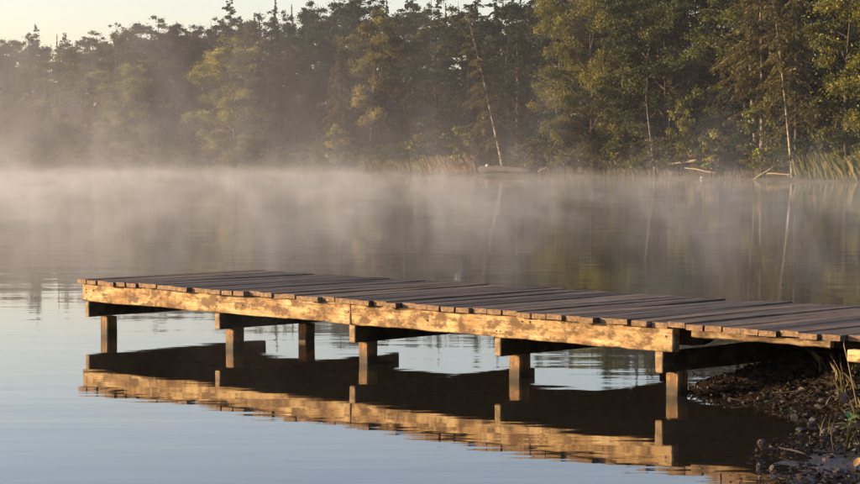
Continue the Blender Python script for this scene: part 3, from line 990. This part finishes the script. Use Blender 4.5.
def shore_patch(u0, u1, s0, s1, n, rng):
    P = []
    for _ in range(n):
        p = inland(rng.uniform(u0, u1), rng.uniform(s0, s1))
        P.append((p.x, p.y, p.z - 0.1))
    return np.array(P)

rg = np.random.default_rng(5)
o = link('reed_bed', blades('reed_bed', shore_patch(425, 477, 0.4, 3.0, 3400, rg), 0.5, 2.5, 0.012, M_TANREED, rg, 0.6))
tag(o, 'tan dry reed bed at the waterline beside the grey log', 'reeds', kind='stuff')
o = link('reed_bed', blades('reed_bed', shore_patch(362, 424, 0.4, 3.0, 2600, rg), 0.4, 1.8, 0.014, M_REED, rg, 0.6))
tag(o, 'low yellowish reed bed in front of the dark trunks', 'reeds', kind='stuff')
o = link('reed_clump', blades('reed_clump', shore_patch(796, 872, 0.3, 2.6, 4200, rg), 0.4, 2.5, 0.013, M_REED, rg, 0.55))
tag(o, 'tall sunlit green reeds leaning at the water\'s edge', 'reeds', kind='stuff')
o = link('shore_grass', blades('shore_grass', np.concatenate([shore_patch(-150, 560, 0.3, 4.5, 4200, rg), shore_patch(560, 1000, 0.3, 4.5, 3600, rg)]), 0.25, 0.95, 0.03, M_GRASS, rg, 0.4))
tag(o, 'uneven grass fringing the far shoreline', 'grass', kind='stuff')

def log(name, label, u0, v0, u1, v1, s, r0, r1, mat, parts=(), cut=True, cat='log', z_off=0.0):
    """A fallen log between two pixels, at the depth of the shore s metres inland."""
    a, b = inland(u0, s), inland(u1, s)
    za = CAM_H + (V_HOR - v0) / F_PX * a.y
    zb = CAM_H + (V_HOR - v1) / F_PX * b.y
    A, B = Vector((a.x, a.y, za)), Vector((b.x, b.y, zb))
    t = empty(name, (A + B) / 2)
    tag(t, label, cat)
    A, B = A - t.location, B - t.location
    tb = Tubes()
    m = 7
    pts = []
    for i in range(m):
        f = i / (m - 1)
        pts.append(A.lerp(B, f) + Vector((0, 0, 0.02 * (B - A).length * math.sin(f * 5.1) * 0.3)) + Vector((random.uniform(-1, 1), random.uniform(-1, 1), random.uniform(-1, 1))) * r0 * (0.22 if r0 < 0.3 else 0.05))
    tb.add(pts, [(r0 + (r1 - r0) * i / (m - 1)) * (random.uniform(0.82, 1.1) if r0 < 0.3 else random.uniform(0.95, 1.04)) for i in range(m)], 9)
    link('stem', tb.mesh('stem', mat), None, t)
    if cut:
        d = (pts[0] - pts[1]).normalized()
        tb = Tubes()
        tb.add([pts[0] - d * 0.02, pts[0] + d * 0.06], [r0 * 0.96, r0 * 0.9], 12)
        link('cut_end', tb.mesh('cut_end', M_CUT), None, t)
    for (f, du, dz, L, rr) in parts:
        p = A.lerp(B, f)
        tb = Tubes()
        tb.add([p, p + Vector((du * 0.5, 0.1, dz * 0.45)), p + Vector((du, 0.2, dz))], [rr, rr * 0.7, rr * 0.35], 6)
        link('branch', tb.mesh('branch', mat), None, t)
    return t
log('fallen_log', 'thick grey fallen trunk with a pale sawn end, beside tan reeds', 481, 169.5, 531, 169.6, 0.5, 0.45, 0.30, M_LOG, ((0.75, 0.9, 0.75, 1, 0.09), (0.45, 0.5, 0.55, 1, 0.06)))
log('driftwood_stick', 'pale slanting broken branch poking out at the end of the grey log', 538, 171.8, 547, 166.8, 0.4, 0.07, 0.05, M_DRIFT, (), False, 'driftwood')
log('driftwood_log', 'bleached log with white butt end resting above the bank', 670, 164.5, 697, 159.8, 1.6, 0.10, 0.15, M_DRIFT, ((0.1, -0.25, 0.35, 1, 0.05),))
log('driftwood_log', 'long low bleached log lying below the yellow-green sapling', 685, 168.0, 716, 172.6, 0.8, 0.07, 0.10, M_DRIFT, (), False)
log('driftwood_stick', 'straight bleached pole leaning down into the water near the reeds', 753, 179.8, 774, 166.0, 0.1, 0.075, 0.05, M_DRIFT, ((0.08, 0.42, -0.28, 1, 0.07), (0.9, 0.2, 0.7, 1, 0.05)), False, 'driftwood')
log('driftwood_log', 'flat bleached log lying against the bank left of the reeds', 767, 173.5, 792, 174.6, 0.3, 0.08, 0.06, M_DRIFT, ((0.3, 0.5, 0.35, 1, 0.05),), False)

def rock(name, label, u, v, s, r, mat, seed):
    p = inland(u, s)
    z = CAM_H + (V_HOR - v) / F_PX * p.y
    bm = bmesh.new()
    bmesh.ops.create_icosphere(bm, subdivisions=2, radius=r)
    for w in bm.verts:
        w.co *= 1 + 0.3 * mnoise.noise(w.co * (1.6 / r) + Vector((seed, 0, 0)))
        w.co.z *= 0.7
    me = bpy.data.meshes.new(name); bm.to_mesh(me); bm.free()
    me.materials.append(mat)
    o = link(name, me); o.location = (p.x, p.y, z)
    return tag(o, label, 'stone')
rock('stone', 'white stone lying on top of the grey fallen trunk', 487.5, 165.8, 0.6, 0.30, M_STONE, 1)
rock('stone', 'small pale stone at the water line below the long bleached log', 702, 178.2, 0.0, 0.2, M_STONE, 2)

# ------------------------------------------------------------------ near bank: leaf litter, clods, twigs, herbs
def litter():
    rng = np.random.default_rng(9)
    n = 110000
    x = rng.uniform(1.6, 5.2, n); y = rng.uniform(10.5, 20.5, n)
    s = bank_sd(x, y)
    dens = np.where(y > 15.0, 1.0, np.clip(0.30 + 1.6 * vnoise(x * 2.2, y * 2.2) + 0.8 * np.clip(s - 0.5, 0, 1), 0.04, 1))
    keep = (s > -0.9) & ((s > -0.12) | (rng.random(n) < 0.012)) & (rng.random(n) < dens) & ((s > 0.04) | (rng.random(n) < 0.3))
    x, y = x[keep], y[keep]
    z = np.maximum(bank_z(x, y), 0.0) + rng.uniform(0.004, 0.03, len(x))
    C = np.stack([x, y, z], 1)
    n = len(x)
    u = rng.normal(size=(n, 3)); u[:, 2] *= 0.3
    u /= np.linalg.norm(u, axis=1, keepdims=True)
    w = np.tile(np.array([0, 0, 1.0]), (n, 1)) + 0.6 * rng.normal(size=(n, 3))
    v = np.cross(u, w); v /= np.linalg.norm(v, axis=1, keepdims=True)
    nn = np.cross(u, v); nn *= np.sign(nn[:, 2:3])
    L = 0.006 + 0.022 * rng.random((n, 1)) ** 1.7; W = L * rng.uniform(0.4, 0.75, (n, 1)); cu = L * rng.uniform(0.0, 0.5, (n, 1))
    V = np.stack([C - u * L + nn * cu, C - v * W - u * L * 0.15 , C + u * L + nn * cu * rng.uniform(0, 1.4, (n, 1)), C + v * W + u * L * 0.1], 1)
    t = np.clip(rng.random(n) ** 2.2, 0, 1)
    o = link('leaf_litter', quad_mesh('leaf_litter', V, M_LITTER, t))
    tag(o, 'dark wet dead leaves carpeting the muddy bank', 'leaves', kind='stuff')
litter()

def clods():
    rng = np.random.default_rng(19)
    V, Fc = [], []
    bm = bmesh.new(); bmesh.ops.create_icosphere(bm, subdivisions=1, radius=1.0)
    bv = np.array([v.co[:] for v in bm.verts]); bf = [tuple(v.index for v in f.verts) for f in bm.faces]; bm.free()
    cnt = 0
    while cnt < 420:
        x, y = rng.uniform(1.9, 5.0), rng.uniform(11.0, 20.0)
        s = float(bank_sd(np.array([x]), np.array([y]))[0])
        if s < -0.06 or (y < 14.8 and rng.random() < 0.6): continue
        z = float(bank_z(np.array([x]), np.array([y]))[0])
        r = rng.uniform(0.008, 0.03)
        q = bv * r * rng.uniform(0.6, 1.3, (1, 3)) * (1 + 0.25 * rng.normal(size=(len(bv), 1)))
        b = len(V)
        V += (q + np.array([x, y, max(z, 0) + r * 0.2])).tolist()
        Fc += [tuple(i + b for i in f) for f in bf]
        cnt += 1
    o = link('clods', mesh_from('clods', V, Fc, M_GROUND))
    tag(o, 'dark lumps of soil scattered over the bank beneath the dock', 'soil', kind='stuff')
clods()

M_WETSTONE = mat_plain('wet_stone', (0.016, 0.013, 0.011), 0.6, 0.5, 9.0, 0.01)
def bank_stones():
    rr = random.Random(77)
    meshes = []
    for q in range(4):
        bm = bmesh.new(); bmesh.ops.create_icosphere(bm, subdivisions=2, radius=1.0)
        for w in bm.verts:
            w.co *= 1 + 0.35 * mnoise.noise(w.co * 1.3 + Vector((q * 7.0, 0, 0)))
            w.co.z *= 0.62
        me = bpy.data.meshes.new('stone'); bm.to_mesh(me); bm.free()
        me.materials.append(M_WETSTONE); meshes.append(me)
    n = 0
    while n < 46:
        x, y = rr.uniform(2.1, 3.7), rr.uniform(12.0, 17.4)
        sdv = float(bank_sd(np.array([x]), np.array([y]))[0])
        if not -0.22 < sdv < 0.75: continue
        r = rr.uniform(0.018, 0.045)
        o = link('stone', meshes[n % 4])
        o.location = (x, y, max(0.0, float(bank_z(np.array([x]), np.array([y]))[0])) + r * 0.2)
        o.scale = (r * rr.uniform(0.8, 1.4), r, r * rr.uniform(0.7, 1.1)); o.rotation_euler = (0, 0, rr.uniform(0, 6.28))
        tag(o, 'dark wet stone half sunk in leaf litter on the near bank', 'stone', 'dark stones on the near bank')
        n += 1
    for q in range(16):
        x, y = rr.uniform(2.4, 3.7), rr.uniform(12.3, 17.2)
        sdv = float(bank_sd(np.array([x]), np.array([y]))[0])
        if sdv < -0.05: continue
        a, L = rr.uniform(0, 3.14), rr.uniform(0.12, 0.4)
        P = []
        for f in (0, 0.35, 0.7, 1.0):
            px, py = x + math.cos(a) * L * f + rr.uniform(-0.015, 0.015), y + math.sin(a) * L * f
            P.append(Vector((px, py, max(0.0, float(bank_z(np.array([px]), np.array([py]))[0])) + 0.022 + rr.uniform(0, 0.03))))
        t = Tubes(); t.add([p - P[0] for p in P], [0.007, 0.006, 0.005, 0.003], 5)
        o = link('fallen_twig', t.mesh('fallen_twig', M_LOG)); o.location = P[0]
        tag(o, 'thin dark fallen twig lying on the litter of the near bank', 'twig', 'dark twigs on the near bank')
bank_stones()

def ground_px(u, v):
    """Where the photograph's ray meets the near bank."""
    d = ray(u, v); best = None
    for y in np.arange(10, 22, 0.02):
        t = y / d.y
        p = Vector((0, 0, CAM_H)) + d * t
        if p.z <= max(0.0, float(bank_z(np.array([p.x]), np.array([p.y]))[0])): return p
    return on_z(u, v, 0)

def twig(name, label, pts_px, r, mat=M_STALK, cat='twig', lift=0.0):
    base = ground_px(*pts_px[0])
    P = []
    for u, v in pts_px:
        d = ray(u, v); t = base.y / d.y
        P.append(Vector((0, 0, CAM_H)) + d * t + Vector((0, 0.04 * len(P), 0)))
    P[0] = P[0] - Vector((0, 0, 0.02))
    t = Tubes(); t.add([p - base for p in P], [r * (1 - 0.6 * i / (len(P) - 1)) for i in range(len(P))], 5)
    o = link(name, t.mesh(name, mat)); o.location = base
    return tag(o, label, cat)
twig('plant_stalk', 'tall dry bent stalk in front of the dock\'s shore end', [(859, 412), (855, 390), (850, 362), (847, 346), (849, 338)], 0.007, cat='stalk')
twig('plant_stalk', 'thin dry forked stalk leaning left beside the taller stalk', [(846, 386), (841, 372), (834, 358), (833, 354)], 0.005, cat='stalk')
twig('plant_stalk', 'short upright dry stalk beside the forked one', [(845, 384), (842, 366), (842, 354)], 0.004, cat='stalk')
twig('fallen_twig', 'pale broken twig lying slantwise on the dark bank', [(823, 410), (829, 402), (833, 398)], 0.012)
twig('fallen_twig', 'dark bare twig standing up from the mud by the waterline', [(835, 452), (833, 440), (834, 424)], 0.008, M_LOG)

def leaf_thing(name, label, u, v, L, W, col_mat, tilt, rz, lift=0.02):
    p = ground_px(u, v) + Vector((0, 0, lift))
    V, Fc = [], []
    m = 6
    for i in range(m + 1):
        f = i / m
        w = W * math.sin(math.pi * (0.06 + 0.9 * f)) ** 0.8
        y = L * (f - 0.5); zc = 0.35 * L * (f - 0.5) ** 2
        V += [(-w, y, zc + 0.35 * w), (0, y, zc), (w, y, zc + 0.35 * w)]
    for i in range(m):
        a = i * 3
        Fc += [(a, a + 1, a + 4, a + 3), (a + 1, a + 2, a + 5, a + 4)]
    o = link(name, mesh_from(name, V, Fc, col_mat, True)); o.location = p
    o.rotation_euler = (tilt, 0.2, rz)
    return tag(o, label, 'leaf')
M_PALE = mat_plain('pale_dead_leaf', (0.38, 0.25, 0.17), 0.7, 0.2, 20, 0)
M_TAN = mat_plain('tan_dead_leaf', (0.28, 0.17, 0.07), 0.7, 0.25, 20, 0)
leaf_thing('dead_leaf', 'large pale curled dead leaf standing up on the dark bank', 843, 404, 0.11, 0.045, M_PALE, 1.2, 0.4, 0.04)
leaf_thing('dead_leaf', 'tan dead leaf lying on wet mud at the waterline', 857, 467, 0.07, 0.024, M_TAN, 0.9, -0.7, 0.03)
leaf_thing('dead_leaf', 'small pinkish dead leaf lying among the dark litter', 804, 392, 0.07, 0.02, M_PALE, 0.5, 1.2, 0.02)

def herb(u, v):
    p = ground_px(u, v)
    t = empty('herb_plant', p)
    tag(t, 'small bright green leafy plant growing from the dark mud', 'plant')
    r = random.Random(3)
    tb = Tubes()
    tb.add([(0, 0, -0.02), (0.01, 0, 0.05), (0.03, 0.01, 0.11)], [0.006, 0.005, 0.003], 5)
    link('stem', tb.mesh('stem', M_HERB), None, t)
    for k, (a, l, z, tilt) in enumerate(((2.9, 0.10, 0.05, 0.3), (0.4, 0.11, 0.09, 0.5), (1.6, 0.09, 0.10, 0.7), (-1.4, 0.10, 0.07, 0.35), (3.6, 0.08, 0.03, 0.2), (0.0, 0.08, 0.03, 0.2))):
        V, Fc = [], []
        for i in range(6):
            f = i / 5; w = 0.35 * l * math.sin(math.pi * (0.08 + 0.88 * f))
            V += [(f * l, -w, 0.2 * w - 0.25 * l * f * f), (f * l, 0, -0.25 * l * f * f), (f * l, w, 0.2 * w - 0.25 * l * f * f)]
        for i in range(5):
            b = i * 3; Fc += [(b, b + 3, b + 4, b + 1), (b + 1, b + 4, b + 5, b + 2)]
        o = link('leaf', mesh_from('leaf', V, Fc, M_HERB, True), None, t)
        o.location = (0.01, 0, z); o.rotation_euler = (0, -tilt, a)
herb(848, 432)
def bank_grass():
    rng = np.random.default_rng(31)
    P = []
    for cu, cv, n in ((857, 372, 26), (846, 398, 16), (836, 384, 10), (858, 420, 22), (822, 372, 10), (852, 450, 12), (830, 436, 8)):
        p = ground_px(cu, cv)
        for _ in range(n):
            x, y = p.x + rng.normal(0, 0.05), p.y + rng.normal(0, 0.05)
            P.append((x, y, max(0.0, float(bank_z(np.array([x]), np.array([y]))[0]))))
    o = link('bank_grass', blades('bank_grass', np.array(P), 0.05, 0.2, 0.004, M_GRASS, rng, 0.9))
    tag(o, 'sparse dry grass blades sprouting from the near bank', 'grass', kind='stuff')
bank_grass()

# ------------------------------------------------------------------ haze and mist
def volume_box(name, x0, x1, y0, y1, z0, z1, mat):
    V = [(x0, y0, z0), (x1, y0, z0), (x1, y1, z0), (x0, y1, z0), (x0, y0, z1), (x1, y0, z1), (x1, y1, z1), (x0, y1, z1)]
    Fc = [(3, 2, 1, 0), (4, 5, 6, 7), (0, 1, 5, 4), (1, 2, 6, 5), (2, 3, 7, 6), (3, 0, 4, 7)]
    return link(name, mesh_from(name, V, Fc, mat))

def mat_haze(density):
    m, nt, bs, out = new_mat('haze_air')
    nt.nodes.remove(bs)
    pv = N(nt, 'ShaderNodeVolumePrincipled')
    pv.inputs['Color'].default_value = (0.92, 0.92, 0.93, 1)
    pv.inputs['Density'].default_value = density
    pv.inputs['Anisotropy'].default_value = 0.5
    nt.links.new(pv.outputs[0], out.inputs['Volume'])
    return m

STEP_RATE = 2.0
def mat_mist():
    m, nt, bs, out = new_mat('lake_mist')
    nt.nodes.remove(bs)
    co = obj_coord(nt)
    sp = N(nt, 'ShaderNodeSeparateXYZ'); nt.links.new(co, sp.inputs[0])
    X, Y, Z = sp.outputs
    e = lambda h: math_n(nt, 'EXPONENT', math_n(nt, 'MULTIPLY', Z, -1.0 / h))
    side = math_n(nt, 'MULTIPLY_ADD', X, -0.0115, 0.26, clamp=True)             # thicker over the left of the lake
    def wisps(sx, sy, sz, lo, gain):
        n = noise_tex(nt, co, 1.0, 5, 0.66, (sx, sy, sz))
        n.node.inputs['Distortion'].default_value = 0.9
        return math_n(nt, 'MULTIPLY', math_n(nt, 'SUBTRACT', n, lo), gain, clamp=True)
    low = math_n(nt, 'MULTIPLY', math_n(nt, 'MULTIPLY', e(0.45), wisps(0.22, 0.085, 0.4, 0.48, 8.0)), math_n(nt, 'MULTIPLY_ADD', side, 0.046, 0.017))
    mid = math_n(nt, 'MULTIPLY', math_n(nt, 'MULTIPLY', e(1.3), wisps(0.40, 0.14, 0.26, 0.56, 14.0)), math_n(nt, 'MULTIPLY_ADD', side, 0.085, 0.038))
    far = math_n(nt, 'MULTIPLY', math_n(nt, 'SUBTRACT', Y, 110.0), 0.010, clamp=True)
    nB = math_n(nt, 'MULTIPLY_ADD', wisps(0.085, 0.035, 0.055, 0.50, 8.0), 0.9, 0.15)
    high = math_n(nt, 'MULTIPLY', math_n(nt, 'MULTIPLY', math_n(nt, 'MULTIPLY', e(11.0), nB), math_n(nt, 'MULTIPLY', side, far)), 0.018)
    near_w = math_n(nt, 'MULTIPLY', math_n(nt, 'SUBTRACT', 175.0, Y), 0.012, clamp=True)
    low = math_n(nt, 'ADD', low, math_n(nt, 'MULTIPLY', mid, near_w))
    start = math_n(nt, 'MULTIPLY', math_n(nt, 'SUBTRACT', Y, 13.0), 0.022, clamp=True)
    d = math_n(nt, 'MULTIPLY', math_n(nt, 'ADD', low, high), start)
    pv = N(nt, 'ShaderNodeVolumePrincipled')
    pv.inputs['Color'].default_value = (0.95, 0.95, 0.95, 1)
    pv.inputs['Anisotropy'].default_value = 0.5
    nt.links.new(d, pv.inputs['Density'])
    nt.links.new(pv.outputs[0], out.inputs['Volume'])
    m.cycles.volume_step_rate = STEP_RATE
    return m

tag(volume_box('haze', -420, 420, -70, 760, -2.7, 34, mat_haze(0.00016)), 'thin pale morning haze over the whole lake', 'haze', kind='stuff')
tag(volume_box('mist', -170, 110, 13, 330, 0.02, 22, mat_mist()), 'patchy white mist drifting low over the lake', 'mist', kind='stuff')
